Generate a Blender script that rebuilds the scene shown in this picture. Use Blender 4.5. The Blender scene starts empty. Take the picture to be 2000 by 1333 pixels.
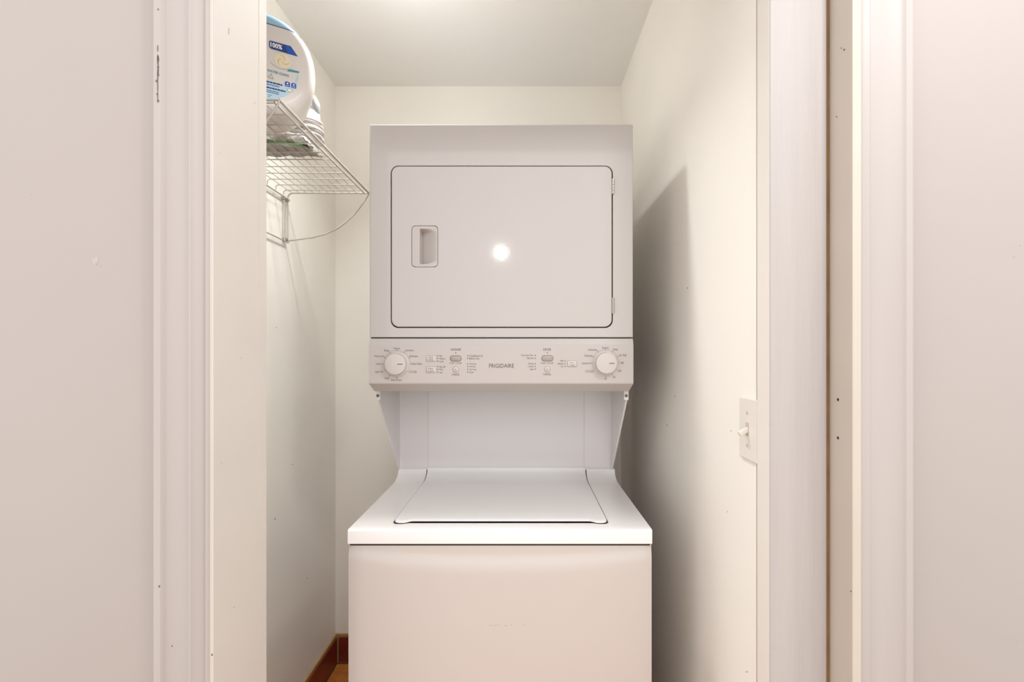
import bpy, bmesh, math, random
from mathutils import Vector, Matrix

random.seed(7)
C = bpy.context.scene.collection
S = bpy.context.scene
PI = math.pi

# ------------------------------------------------------------------ camera, world, lights, exposure
F, CX, CY, CAMZ = 951.0, 1021.0, 690.0, 1.32
cam = bpy.data.cameras.new('camera')
cam.sensor_width = 36.0
cam.lens = F / 2000.0 * 36.0
cam.shift_x = -(CX - 1000.0) / 2000.0
cam.shift_y = (CY - 666.5) / 2000.0
cam.clip_start = 0.02
camo = bpy.data.objects.new('camera', cam)
camo.location = (0, 0, CAMZ)
camo.rotation_euler = (PI / 2, 0, 0)
C.objects.link(camo)
S.camera = camo

w = bpy.data.worlds.new('world')
S.world = w
w.use_nodes = True
w.node_tree.nodes['Background'].inputs[0].default_value = (1.0, 0.985, 0.975, 1)
w.node_tree.nodes['Background'].inputs[1].default_value = 1.33

def point_light(name, loc, power, col, size):
    l = bpy.data.lights.new(name, 'POINT')
    l.energy = power
    l.color = col
    l.shadow_soft_size = size
    o = bpy.data.objects.new(name, l)
    o.location = loc
    C.objects.link(o)
    return o

def area_light(name, loc, power, col, size, rot=(0, 0, 0)):
    l = bpy.data.lights.new(name, 'AREA')
    l.energy = power
    l.color = col
    l.shape = 'DISK'
    l.size = size
    o = bpy.data.objects.new(name, l)
    o.location = loc
    o.rotation_euler = rot
    C.objects.link(o)
    return o

point_light('closet_lamp', (-0.34, 1.335, 2.37), 1.75, (1.0, 1.0, 0.99), 0.045)
area_light('closet_down_fill', (-0.34, 1.335, 2.42), 4.5, (1.0, 1.0, 0.99), 0.10).data.spread = math.radians(116)  # no real reflector: added down-facing fill to brighten the lower closet
point_light('hall_lamp_near', (0.68, 0.10, 2.30), 16.0, (1.0, 1.0, 1.0), 0.07)
point_light('hall_lamp_far', (-0.235, -2.70, 2.40), 8.0, (1.0, 1.0, 1.0), 0.02)

S.view_settings.view_transform = 'Standard'
S.view_settings.look = 'None'
S.view_settings.gamma = 1.0
S.view_settings.use_curve_mapping = False
S.view_settings.exposure = 0.34
S.cycles.max_bounces = 10
S.cycles.diffuse_bounces = 8

# ------------------------------------------------------------------ materials
def mat(name, col, rough=0.5, var=0.0, vscale=3.0, bump=0.0, bscale=60.0, stretch=None, metal=0.0, spec=0.5, coat=0.0, bdist=0.002):
    m = bpy.data.materials.new(name)
    m.use_nodes = True
    nt = m.node_tree
    b = nt.nodes['Principled BSDF']
    b.inputs['Base Color'].default_value = (*col, 1)
    b.inputs['Roughness'].default_value = rough
    b.inputs['Metallic'].default_value = metal
    b.inputs['Specular IOR Level'].default_value = spec
    b.inputs['Coat Weight'].default_value = coat
    b.inputs['Coat Roughness'].default_value = 0.08
    tc = nt.nodes.new('ShaderNodeTexCoord')
    src = tc.outputs['Object']
    if stretch:
        mp = nt.nodes.new('ShaderNodeMapping')
        mp.inputs['Scale'].default_value = stretch
        nt.links.new(src, mp.inputs['Vector'])
        src = mp.outputs['Vector']
    if var > 0:
        n = nt.nodes.new('ShaderNodeTexNoise')
        n.inputs['Scale'].default_value = vscale
        n.inputs['Detail'].default_value = 5
        nt.links.new(src, n.inputs['Vector'])
        r = nt.nodes.new('ShaderNodeValToRGB')
        r.color_ramp.elements[0].position = 0.3
        r.color_ramp.elements[1].position = 0.7
        r.color_ramp.elements[0].color = (*[max(0, c * (1 - var)) for c in col], 1)
        r.color_ramp.elements[1].color = (*[min(1, c * (1 + var * 0.6)) for c in col], 1)
        nt.links.new(n.outputs['Fac'], r.inputs['Fac'])
        nt.links.new(r.outputs['Color'], b.inputs['Base Color'])
    if bump > 0:
        n2 = nt.nodes.new('ShaderNodeTexNoise')
        n2.inputs['Scale'].default_value = bscale
        n2.inputs['Detail'].default_value = 4
        nt.links.new(src, n2.inputs['Vector'])
        bp = nt.nodes.new('ShaderNodeBump')
        bp.inputs['Strength'].default_value = bump
        bp.inputs['Distance'].default_value = bdist
        nt.links.new(n2.outputs['Fac'], bp.inputs['Height'])
        nt.links.new(bp.outputs['Normal'], b.inputs['Normal'])
    return m

M = {}
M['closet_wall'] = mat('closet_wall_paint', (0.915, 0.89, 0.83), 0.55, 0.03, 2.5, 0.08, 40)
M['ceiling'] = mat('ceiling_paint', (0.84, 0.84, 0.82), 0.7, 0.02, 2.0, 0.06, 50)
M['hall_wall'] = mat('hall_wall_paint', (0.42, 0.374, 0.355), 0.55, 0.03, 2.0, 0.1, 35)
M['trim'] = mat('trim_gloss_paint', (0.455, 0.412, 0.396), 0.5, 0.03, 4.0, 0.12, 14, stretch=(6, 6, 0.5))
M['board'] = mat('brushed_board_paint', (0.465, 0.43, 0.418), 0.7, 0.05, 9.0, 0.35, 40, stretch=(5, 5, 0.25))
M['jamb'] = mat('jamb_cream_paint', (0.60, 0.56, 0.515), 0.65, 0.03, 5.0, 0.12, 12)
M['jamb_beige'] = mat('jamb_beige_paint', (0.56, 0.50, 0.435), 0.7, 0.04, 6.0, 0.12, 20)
M['wood_gap'] = mat('bare_wood', (0.25, 0.14, 0.065), 0.7, 0.2, 20)
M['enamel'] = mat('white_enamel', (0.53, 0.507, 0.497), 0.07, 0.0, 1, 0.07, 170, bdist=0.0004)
M['enamel_top_lit'] = mat('white_enamel_top_lit', (0.85, 0.835, 0.835), 0.25, 0.0, 1, 0.03, 260, coat=0.2, bdist=0.0006)  # same white enamel, lightened to put missing light into top and lid
M['enamel_panel_lit'] = mat('white_enamel_panel_lit', (0.75, 0.715, 0.715), 0.25, 0.0, 1, 0.03, 260, bdist=0.0006)  # same enamel again, brightened in colour because the recess gets little light
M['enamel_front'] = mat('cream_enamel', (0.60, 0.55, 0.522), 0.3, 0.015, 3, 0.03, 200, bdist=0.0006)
M['plastic'] = mat('panel_plastic', (0.52, 0.485, 0.47), 0.4, 0.0, 1, 0.08, 500, bdist=0.0004)
M['knob'] = mat('knob_plastic', (0.57, 0.53, 0.51), 0.3)
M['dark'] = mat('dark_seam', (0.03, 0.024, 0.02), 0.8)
M['ink'] = mat('printed_ink', (0.075, 0.065, 0.06), 0.6)
M['ink_soft'] = mat('printed_ink_soft', (0.115, 0.098, 0.09), 0.6)
M['button_grey'] = mat('button_grey', (0.38, 0.335, 0.30), 0.35)
M['metal'] = mat('hinge_steel', (0.45, 0.43, 0.39), 0.3, metal=0.9)
M['screw'] = mat('screw_dark', (0.16, 0.14, 0.12), 0.4, metal=0.7)
M['wire'] = mat('coated_wire', (0.52, 0.50, 0.46), 0.3)
M['switch'] = mat('switch_plastic', (0.80, 0.76, 0.70), 0.3)
M['tub'] = mat('tub_white_plastic', (0.76, 0.735, 0.715), 0.28)
M['lid_blue'] = mat('tub_lid_blue', (0.38, 0.62, 0.82), 0.3)
M['seam_blue'] = mat('tub_seam_blue', (0.05, 0.13, 0.25), 0.5)
M['label_blue'] = mat('label_pale_blue', (0.52, 0.74, 0.86), 0.4, 0.08, 40)
M['label_navy'] = mat('label_navy', (0.015, 0.06, 0.25), 0.4)
M['label_royal'] = mat('label_royal', (0.01, 0.10, 0.55), 0.4)
M['label_teal'] = mat('label_teal', (0.05, 0.30, 0.42), 0.4)
M['label_white'] = mat('label_white', (0.9, 0.9, 0.9), 0.4)
M['label_yellow'] = mat('label_yellow', (0.80, 0.62, 0.28), 0.4)
M['label_cream'] = mat('label_cream', (0.84, 0.78, 0.60), 0.4)
M['label_green'] = mat('label_green', (0.35, 0.42, 0.28), 0.4)
M['bag'] = mat('grey_film', (0.38, 0.35, 0.32), 0.35, 0.18, 22, 0.5, 30)
M['bag_green'] = mat('green_print', (0.10, 0.42, 0.08), 0.35, 0.25, 30)
M['bag_mint'] = mat('mint_print', (0.42, 0.66, 0.50), 0.35)
M['black'] = mat('black_print', (0.02, 0.015, 0.012), 0.4)
M['iron_white'] = mat('appliance_white', (0.66, 0.65, 0.65), 0.3)
M['iron_grey'] = mat('appliance_grey', (0.33, 0.33, 0.34), 0.3)
M['cord'] = mat('cord_white', (0.60, 0.565, 0.53), 0.45)
M['tile'] = mat('terracotta_tile', (0.50, 0.17, 0.035), 0.35, 0.3, 28, 0.1, 40)
M['tile_red'] = mat('red_tile', (0.20, 0.027, 0.014), 0.3, 0.25, 20)
M['grout'] = mat('ochre_grout', (0.40, 0.27, 0.10), 0.8, 0.1, 40)
M['crack'] = mat('open_joint', (0.22, 0.17, 0.11), 0.9)
M['chip'] = mat('paint_chip', (0.16, 0.13, 0.12), 0.8, 0.3, 200)
M['scuff'] = mat('grey_scuff', (0.47, 0.42, 0.39), 0.7, 0.15, 200)

# ------------------------------------------------------------------ helpers
def obj(name, bm, m, parent=None, smooth=False, kind=None, recalc=True):
    """Link a bmesh built in world coordinates as one mesh object, local to its thing's base."""
    if recalc:
        bmesh.ops.recalc_face_normals(bm, faces=bm.faces)
    root = parent
    while root is not None and root.parent is not None:
        root = root.parent
    off = Vector(root.location) if root is not None else Vector((0, 0, 0))
    rotz = root.rotation_euler.z if root is not None else 0.0
    if root is not None:
        bmesh.ops.transform(bm, matrix=Matrix.Rotation(-rotz, 4, 'Z') @ Matrix.Translation(-off), verts=bm.verts)
    me = bpy.data.meshes.new(name)
    bm.to_mesh(me)
    bm.free()
    for mm in (m if isinstance(m, (list, tuple)) else [m]):
        me.materials.append(mm)
    if smooth:
        me.shade_smooth()
        me.set_sharp_from_angle(angle=math.radians(smooth if smooth is not True else 40))
    o = bpy.data.objects.new(name, me)
    C.objects.link(o)
    if parent is not None:
        o.parent = parent
    if kind:
        o['kind'] = kind
    return o

def struct(name, bm, m, parent=None, smooth=False):
    o = obj(name, bm, m, parent, smooth)
    if parent is None:
        o['kind'] = 'structure'
    return o

def thing(name, label, cat, loc, rotz=0.0, group=None):
    o = bpy.data.objects.new(name, None)
    o.empty_display_size = 0.05
    o.location = loc
    o.rotation_euler = (0, 0, rotz)
    o['label'] = label
    o['category'] = cat
    if group:
        o['group'] = group
    C.objects.link(o)
    return o

def B():
    return bmesh.new()

def join(dst, src):
    me = bpy.data.meshes.new('tmp')
    src.to_mesh(me)
    src.free()
    dst.from_mesh(me)
    bpy.data.meshes.remove(me)

def box(bm, x0, x1, y0, y1, z0, z1, bev=0.0, seg=2):
    t = bmesh.new()
    bmesh.ops.create_cube(t, size=1.0)
    for v in t.verts:
        v.co = Vector(((x0 + x1) / 2 + v.co.x * (x1 - x0), (y0 + y1) / 2 + v.co.y * (y1 - y0), (z0 + z1) / 2 + v.co.z * (z1 - z0)))
    if bev > 0:
        bmesh.ops.bevel(t, geom=list(t.edges), offset=bev, segments=seg, affect='EDGES', profile=0.5)
    join(bm, t)
    return bm

def rrect(x0, x1, z0, z1, r, n=8):
    pts = []
    for cx, cz, a0 in ((x1 - r, z1 - r, 0), (x0 + r, z1 - r, 90), (x0 + r, z0 + r, 180), (x1 - r, z0 + r, 270)):
        for i in range(n + 1):
            a = math.radians(a0 + 90.0 * i / n)
            pts.append((cx + r * math.cos(a), cz + r * math.sin(a)))
    return pts

def loops_bridge(bm, la, lb):
    n = len(la)
    for i in range(n):
        bm.faces.new((la[i], la[(i + 1) % n], lb[(i + 1) % n], lb[i]))

def loop_xz(bm, pts, y):
    return [bm.verts.new((p[0], y, p[1])) for p in pts]

def fill_ring(bm, outer, inner):
    es = []
    for l in (outer, inner):
        for i in range(len(l)):
            e = bm.edges.get((l[i], l[(i + 1) % len(l)])) or bm.edges.new((l[i], l[(i + 1) % len(l)]))
            es.append(e)
    bmesh.ops.triangle_fill(bm, use_beauty=True, edges=es)

def prism_xz(bm, pts, yf, yb, cham=0.0):
    """Outline in XZ, front at yf, back at yb, with a small front chamfer."""
    cxm = sum(p[0] for p in pts) / len(pts)
    czm = sum(p[1] for p in pts) / len(pts)
    hx = max(abs(p[0] - cxm) for p in pts)
    hz = max(abs(p[1] - czm) for p in pts)
    if cham > 0:
        ins = [(cxm + (p[0] - cxm) * (1 - cham / hx), czm + (p[1] - czm) * (1 - cham / hz)) for p in pts]
        a = loop_xz(bm, ins, yf)
        b = loop_xz(bm, pts, yf + cham)
        loops_bridge(bm, a, b)
    else:
        a = b = loop_xz(bm, pts, yf)
    c = loop_xz(bm, pts, yb)
    loops_bridge(bm, b, c)
    bm.faces.new(a)
    bm.faces.new(c)

def prism_yz(bm, pts, x0, x1):
    a = [bm.verts.new((x0, p[0], p[1])) for p in pts]
    b = [bm.verts.new((x1, p[0], p[1])) for p in pts]
    loops_bridge(bm, a, b)
    bm.faces.new(a)
    bm.faces.new(b)

def prism_xy(bm, pts, z0, z1):
    a = [bm.verts.new((p[0], p[1], z0)) for p in pts]
    b = [bm.verts.new((p[0], p[1], z1)) for p in pts]
    loops_bridge(bm, a, b)
    bm.faces.new(a)
    bm.faces.new(b)

def tube(bm, pts, r, n=6, closed=False):
    pts = [Vector(p) for p in pts]
    k = len(pts)
    rings = []
    prev = None
    for i in range(k):
        if closed:
            d = pts[(i + 1) % k] - pts[(i - 1) % k]
        else:
            d = pts[min(i + 1, k - 1)] - pts[max(i - 1, 0)]
        d.normalize()
        if prev is None:
            u = d.cross(Vector((0, 0, 1)) if abs(d.z) < 0.9 else Vector((1, 0, 0))).normalized()
        else:
            u = (prev - d * prev.dot(d)).normalized()
        prev = u
        v = d.cross(u)
        rings.append([bm.verts.new(pts[i] + (u * math.cos(2 * PI * j / n) + v * math.sin(2 * PI * j / n)) * r) for j in range(n)])
    for i in range(k if closed else k - 1):
        loops_bridge(bm, rings[i], rings[(i + 1) % k])
    if not closed:
        bm.faces.new(rings[0])
        bm.faces.new(rings[-1])

def lathe_y(bm, prof, cx, cz, n=40):
    """prof: list of (radius, y); revolved about the Y axis through (cx, cz)."""
    rings = []
    for r, y in prof:
        if r < 1e-6:
            rings.append([bm.verts.new((cx, y, cz))])
        else:
            rings.append([bm.verts.new((cx + r * math.cos(2 * PI * j / n), y, cz + r * math.sin(2 * PI * j / n))) for j in range(n)])
    for a, b in zip(rings, rings[1:]):
        if len(a) == 1 and len(b) == 1:
            continue
        if len(a) == 1:
            for j in range(n):
                bm.faces.new((a[0], b[j], b[(j + 1) % n]))
        elif len(b) == 1:
            for j in range(n):
                bm.faces.new((a[j], a[(j + 1) % n], b[0]))
        else:
            loops_bridge(bm, a, b)

def P(px, py, Y):
    return Vector(((px - CX) * Y / F, Y, CAMZ + (CY - py) * Y / F))

def sm(a, b, t):
    t = max(0.0, min(1.0, (t - a) / (b - a)))
    return t * t * (3 - 2 * t)

def text_bm(body, bold=0.0):
    cu = bpy.data.curves.new('t', 'FONT')
    cu.offset = bold
    cu.body = body
    cu.resolution_u = 3
    o = bpy.data.objects.new('t', cu)
    C.objects.link(o)
    dg = bpy.context.evaluated_depsgraph_get()
    me = bpy.data.meshes.new_from_object(o.evaluated_get(dg))
    bm = bmesh.new()
    bm.from_mesh(me)
    bpy.data.objects.remove(o)
    bpy.data.curves.remove(cu)
    bpy.data.meshes.remove(me)
    return bm

def put_text(dst, body, x0, x1, z0, z1, y, bold=0.0):
    """Fit the words into the rectangle x0..x1, z0..z1 of the plane y, facing -Y."""
    t = text_bm(body, bold)
    xs = [v.co.x for v in t.verts]
    ys = [v.co.y for v in t.verts]
    sx = (x1 - x0) / (max(xs) - min(xs))
    sz = (z1 - z0) / (max(ys) - min(ys))
    mx, my = min(xs), min(ys)
    for v in t.verts:
        v.co = Vector((x0 + (v.co.x - mx) * sx, y, z0 + (v.co.y - my) * sz))
    join(dst, t)

def blob_marks(specs, y_of, seed=1):
    """irregular little flakes: (px, py, w, h) in photo measure, on the plane returned by y_of(px,py)."""
    rnd = random.Random(seed)
    bm = B()
    for px, py, wd, ht in specs:
        n = 9
        a, b2 = [], []
        for j in range(n):
            t = 2 * PI * j / n
            k = rnd.uniform(0.55, 1.1)
            p, nrm = y_of(px + math.cos(t) * wd * 0.5 * k, py + math.sin(t) * ht * 0.5 * k)
            a.append(bm.verts.new(p + nrm * 0.0003))
            b2.append(bm.verts.new(p - nrm * 0.0004))
        loops_bridge(bm, a, b2)
        bm.faces.new(a)
        bm.faces.new(b2)
    return bm

def on_y(Y):
    return lambda px, py: (P(px, py, Y), Vector((0, -1, 0)))

def on_x(X, s):
    def f(px, py):
        Y = X * F / (px - CX)
        return P(px, py, Y), Vector((s, 0, 0))
    return f

# ------------------------------------------------------------------ the room
XL, XR, YB, ZC = -0.80, 0.42, 2.08, 2.46
WY = 0.775                                   # hall face of the wall with the doorway
HX0, HX1, HY = -1.9, 1.9, -2.0

b = B(); box(b, HX0 - 0.1, HX1 + 0.1, HY - 0.1, YB + 0.1, -0.06, -0.008)
floor = struct('floor', b, M['grout'])
tb = B(); box(tb, 0, 0.292, -0.292, 0, -0.012, 0.0, 0.004, 2)
first = None
for i in range(5):
    for j in range(8):
        x, y = XL + 0.012 + i * 0.30, YB - 0.012 - j * 0.30
        if first is None:
            first = obj('tile', tb, M['tile'], floor)
            o = first
        else:
            o = first.copy()
            C.objects.link(o)
        o.location = (x, y, random.uniform(-0.0006, 0.0006))
b = B(); box(b, HX0, HX1, WY, YB + 0.08, ZC, ZC + 0.06)
struct('ceiling', b, M['ceiling'])
b = B(); box(b, XL - 0.08, XL, 0.93, YB + 0.08, 0, ZC)
wall_left = struct('wall_left', b, M['closet_wall'])
b = B(); box(b, XR, XR + 0.08, 0.82, YB + 0.08, 0, ZC)
wall_right = struct('wall_right', b, M['closet_wall'])
b = B(); box(b, XL, XR, YB, YB + 0.08, 0, ZC)
wall_back = struct('wall_back', b, M['closet_wall'])

JL = -0.487        # left jamb face
JR = 0.5155        # right jamb face
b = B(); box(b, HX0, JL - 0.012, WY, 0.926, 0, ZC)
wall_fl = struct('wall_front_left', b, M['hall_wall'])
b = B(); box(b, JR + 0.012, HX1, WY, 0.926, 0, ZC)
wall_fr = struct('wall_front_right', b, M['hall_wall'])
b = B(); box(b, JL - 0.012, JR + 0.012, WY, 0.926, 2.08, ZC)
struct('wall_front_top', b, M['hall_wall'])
# --- left door casing: profile (x, thickness in front of the wall), outer edge first
def casing(name, xs):
    b = B()
    pts = [(xs[0][0], WY + 0.0005)] + [(x, WY - 0.0125 - (t - 0.0125) * 1.7) for x, t in xs] + [(xs[-1][0], WY + 0.0005)]
    prism_xy(b, pts, 0.0, 2.13)
    return struct(name, b, M['trim'], smooth=25)

def cx_at(px, Y=0.757):
    return (px - CX) * Y / F

lc = [(cx_at(297), 0.0125), (cx_at(298.5), 0.015), (cx_at(311), 0.0165), (cx_at(314), 0.0165), (cx_at(316.5), 0.0148),
      (cx_at(319), 0.0128), (cx_at(330), 0.0122), (cx_at(345), 0.0125), (cx_at(360), 0.0132), (cx_at(366), 0.0148), (cx_at(370), 0.0168),
      (cx_at(373), 0.0168), (cx_at(376), 0.0145), (cx_at(382), 0.0118), (cx_at(389), 0.0104), (cx_at(394), 0.0112), (cx_at(397), 0.0124),
      (cx_at(400), 0.0124), (cx_at(402), 0.0112), (cx_at(403), 0.0085)]
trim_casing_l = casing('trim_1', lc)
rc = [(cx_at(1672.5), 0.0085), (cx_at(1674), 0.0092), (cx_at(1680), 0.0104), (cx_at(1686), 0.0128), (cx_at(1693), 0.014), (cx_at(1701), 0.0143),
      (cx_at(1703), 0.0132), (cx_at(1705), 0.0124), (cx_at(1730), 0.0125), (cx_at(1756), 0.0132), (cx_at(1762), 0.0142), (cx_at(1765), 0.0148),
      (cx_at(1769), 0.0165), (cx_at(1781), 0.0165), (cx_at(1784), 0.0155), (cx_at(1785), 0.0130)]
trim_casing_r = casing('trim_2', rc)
# --- jambs
b = B(); box(b, JL - 0.012, JL, 0.766, 0.898, 0, 2.06, 0.0015)
trim_jamb_l = struct('trim_3', b, M['jamb'])
b = B(); box(b, JL - 0.014, JL - 0.0006, 0.8985, 0.928, 0, 2.06, 0.002)
struct('trim_4', b, M['jamb'])
b = B(); box(b, JR, JR + 0.014, 0.761, 0.836, 0, 2.06, 0.0012)
trim_jamb_r = struct('trim_5', b, M['jamb_beige'])
# wide brushed board standing in the right side of the doorway, with a bare-wood gap
b = B(); box(b, 0.4125, 0.5085, 0.813, 0.853, 0, 2.06, 0.003, 3)
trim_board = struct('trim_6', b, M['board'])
b = B(); box(b, 0.4122, 0.4138, 0.8155, 0.857, 0, 2.06, 0.0004)
struct('trim_7', b, M['switch'])
b = B(); box(b, 0.5085, JR + 0.004, 0.8175, 0.853, 0, 2.06)
struct('trim_8', b, M['wood_gap'])
# head of the doorway (above the frame)
b = B(); box(b, JL, JR, 0.766, 0.926, 2.05, 2.08)
box(b, cx_at(297), cx_at(1785), WY - 0.0145, WY, 2.055, 2.14, 0.003)
struct('trim_9', b, M['trim'])

# wear on the frame
spec = [(308, 90 + k * 4, random.uniform(1.0, 2.2), random.uniform(3, 9)) for k in range(0, 28) if k not in (3, 4, 9)]
spec += [(309, 112 + k * 5, random.uniform(2.5, 4.5), random.uniform(5, 9)) for k in range(8)]
spec += [(305, 158, 4, 5), (307, 184, 5, 4), (309, 197, 4, 5), (309, 18, 3, 5), (311, 1146, 4, 6), (336, 1263, 3, 3), (414, 1280, 3, 6)]
obj('paint_chips', blob_marks(spec, on_y(WY - 0.0194), 3), M['chip'], trim_casing_l, kind='stuff')
obj('scuff_marks', blob_marks([(447, 62, 4, 16), (457, 1187, 5, 3), (498, 201, 5, 2), (430, 300, 3, 3), (470, 700, 3, 4), (433, 905, 3, 3)],
    on_x(JL, 1), 4), M['scuff'], trim_jamb_l, kind='stuff')
obj('scuff_marks', blob_marks([(186, 508, 14, 22), (195, 517, 9, 5), (181, 500, 5, 5), (60, 380, 3, 3), (36, 873, 4, 3)], on_y(WY), 5), M['scuff'], wall_fl, kind='stuff')
obj('scuff_marks', blob_marks([(1994, 480, 6, 4), (1741, 1180, 3, 8), (1737, 1184, 6, 3), (1990, 1260, 5, 5)], on_y(WY - 0.0128), 6), M['scuff'], trim_casing_r, kind='stuff')
obj('scuff_marks', blob_marks([(1507, 825, 4, 6), (1507, 831, 3, 3), (1508, 902, 4, 5), (1513, 1161, 2.5, 3.5), (1512, 1267, 6, 3), (1532, 1275, 3, 6)], on_y(0.813), 8), M['scuff'], trim_board, kind='stuff')
for py in (781, 856):
    Y = JR * F / (1637 - CX)
    p = P(1637, py, Y)
    b = B()
    ring = []
    for dx, r in ((-0.0006, 0.0024), (-0.0004, 0.0022), (0.0006, 0.0018)):
        ring.append([b.verts.new((JR + dx, p.y + r * math.cos(2 * PI * j / 12), p.z + r * math.sin(2 * PI * j / 12))) for j in range(12)])
    loops_bridge(b, ring[0], ring[1]); loops_bridge(b, ring[1], ring[2]); b.faces.new(ring[0]); b.faces.new(ring[2])
    obj('screw_hole', b, M['dark'], trim_jamb_r)
obj('scuff_marks', blob_marks([(1643, 94, 3, 3), (1649, 97, 5, 5), (1634, 228, 3, 3), (1662, 1156, 3, 4)], on_x(JR, -1), 9), M['chip'], trim_jamb_r, kind='stuff')
obj('scuff_marks', blob_marks([(1343, 563, 2.5, 4), (1303, 831, 2, 4), (1318, 775, 2, 3), (1289, 700, 2, 2), (1428, 842, 3, 3), (1421, 1000, 2, 3), (1459, 1313, 5, 3)], on_x(XR, -1), 10), M['scuff'], wall_right, kind='stuff')
obj('scuff_marks', blob_marks([(537, 1014, 3, 5), (571, 908, 2, 3), (600, 1130, 3, 3), (540, 640, 2, 3)], on_x(XL, 1), 11), M['scuff'], wall_left, kind='stuff')

q = B(); box(q, XR - 0.0004, XR + 0.001, 0.862, 0.8742, 0.02, 2.06)
obj('joint_crack', q, M['crack'], wall_right)

# --- tiled baseboards
BH = 0.123
def skirting(name, axis, fixed, a0, a1, face):
    b = B()
    if axis == 'y':
        box(b, min(fixed, fixed + face * 0.008), max(fixed, fixed + face * 0.008), a0, a1, 0, BH)
    else:
        box(b, a0, a1, min(fixed, fixed + face * 0.008), max(fixed, fixed + face * 0.008), 0, BH)
    base = struct(name, b, M['grout'])
    step = 0.30
    k = 0
    t = a1 - 0.006 if axis == 'y' else a0 + 0.018
    while True:
        if axis == 'y':
            s0, s1 = max(a0 + 0.002, t - 0.292), t
            if s1 - s0 < 0.03: break
        else:
            s0, s1 = t, min(a1 - 0.002, t + 0.292)
            if s1 - s0 < 0.03: break
        b = B()
        f0, f1 = fixed + face * 0.006, fixed + face * 0.013
        if axis == 'y':
            box(b, min(f0, f1), max(f0, f1), s0, s1, 0.006, BH - 0.011, 0.0015)
        else:
            box(b, s0, s1, min(f0, f1), max(f0, f1), 0.006, BH - 0.011, 0.0015)
        obj('tile', b, M['tile_red'], base)
        t = t - step if axis == 'y' else t + step
    return base
skirting('baseboard_left', 'y', XL, 0.93, YB - 0.009, 1)
skirting('baseboard_back', 'x', YB, XL, XR, -1)
skirting('baseboard_right', 'y', XR, 0.86, YB - 0.009, -1)

# ------------------------------------------------------------------ stacked washer and dryer
WD = thing('stacked_washer_dryer', 'tall white stacked washer and dryer with a control panel between, standing in the closet', 'washer dryer', (-0.0525, 1.45, 0))
X0, X1 = -0.3955, 0.2925              # washer sides
YF = 1.10                              # washer front
ZT = 0.9205                            # washer top
D0, D1, DF, DB = -0.3985, 0.2868, 1.265, 1.93   # dryer

# washer body
b = B(); box(b, X0 + 0.002, X1 - 0.002, YF + 0.012, 1.90, 0.10, 0.884)
box(b, X0 + 0.03, X1 - 0.03, YF + 0.06, 1.86, 0.0, 0.10)
obj('washer_body', b, M['enamel'], WD)

# washer front panel: lightly bowed, with a flatter strip under the seam
b = B()
nx, nz = 40, 60
zt, zb = 0.8860, 0.10
g = []
for i in range(nx + 1):
    u = i / nx
    x = X0 + (X1 - X0) * u
    row = []
    for j in range(nz + 1):
        v = (j / nz)
        z = zt - (zt - zb) * (v ** 1.6)
        arc = zt - 0.018 - 0.016 * (1 - (2 * u - 1) ** 2)
        bul = 0.0035 * (1 - sm(arc - 0.012, arc + 0.008, z)) + 0.004 * (1 - abs(2 * u - 1) ** 2.5) * (1 - sm(arc - 0.03, arc + 0.012, z))
        edge = 0.004 * (abs(2 * u - 1) ** 60)
        row.append(b.verts.new((x, YF + 0.0045 - bul + edge, z)))
    g.append(row)
for i in range(nx):
    for j in range(nz):
        b.faces.new((g[i][j], g[i + 1][j], g[i + 1][j + 1], g[i][j + 1]))
rim = [g[i][0] for i in range(nx + 1)] + [g[nx][j] for j in range(1, nz + 1)] + [g[i][nz] for i in range(nx - 1, -1, -1)] + [g[0][j] for j in range(nz - 1, 0, -1)]
back = [b.verts.new((v.co.x, YF + 0.03, v.co.z)) for v in rim]
loops_bridge(b, rim, back)
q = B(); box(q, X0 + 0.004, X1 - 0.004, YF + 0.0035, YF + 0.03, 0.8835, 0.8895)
obj('seam_shade', q, M['dark'], WD)  # dark strip added as painted shade in the gap under the washer top
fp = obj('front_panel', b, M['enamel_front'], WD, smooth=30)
sc = [(957, 1222, 4, 1.6), (962, 1222.5, 4, 1.6), (968, 1222, 5, 1.8), (974, 1222, 4, 1.8), (988, 1222.5, 7, 1.8), (998, 1221.5, 6, 1.2), (1024, 1222, 6, 2.2), (1015, 1222, 4, 1)]
obj('scuff_marks', blob_marks(sc, on_y(YF - 0.0029), 12), M['scuff'], fp, kind='stuff')

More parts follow.
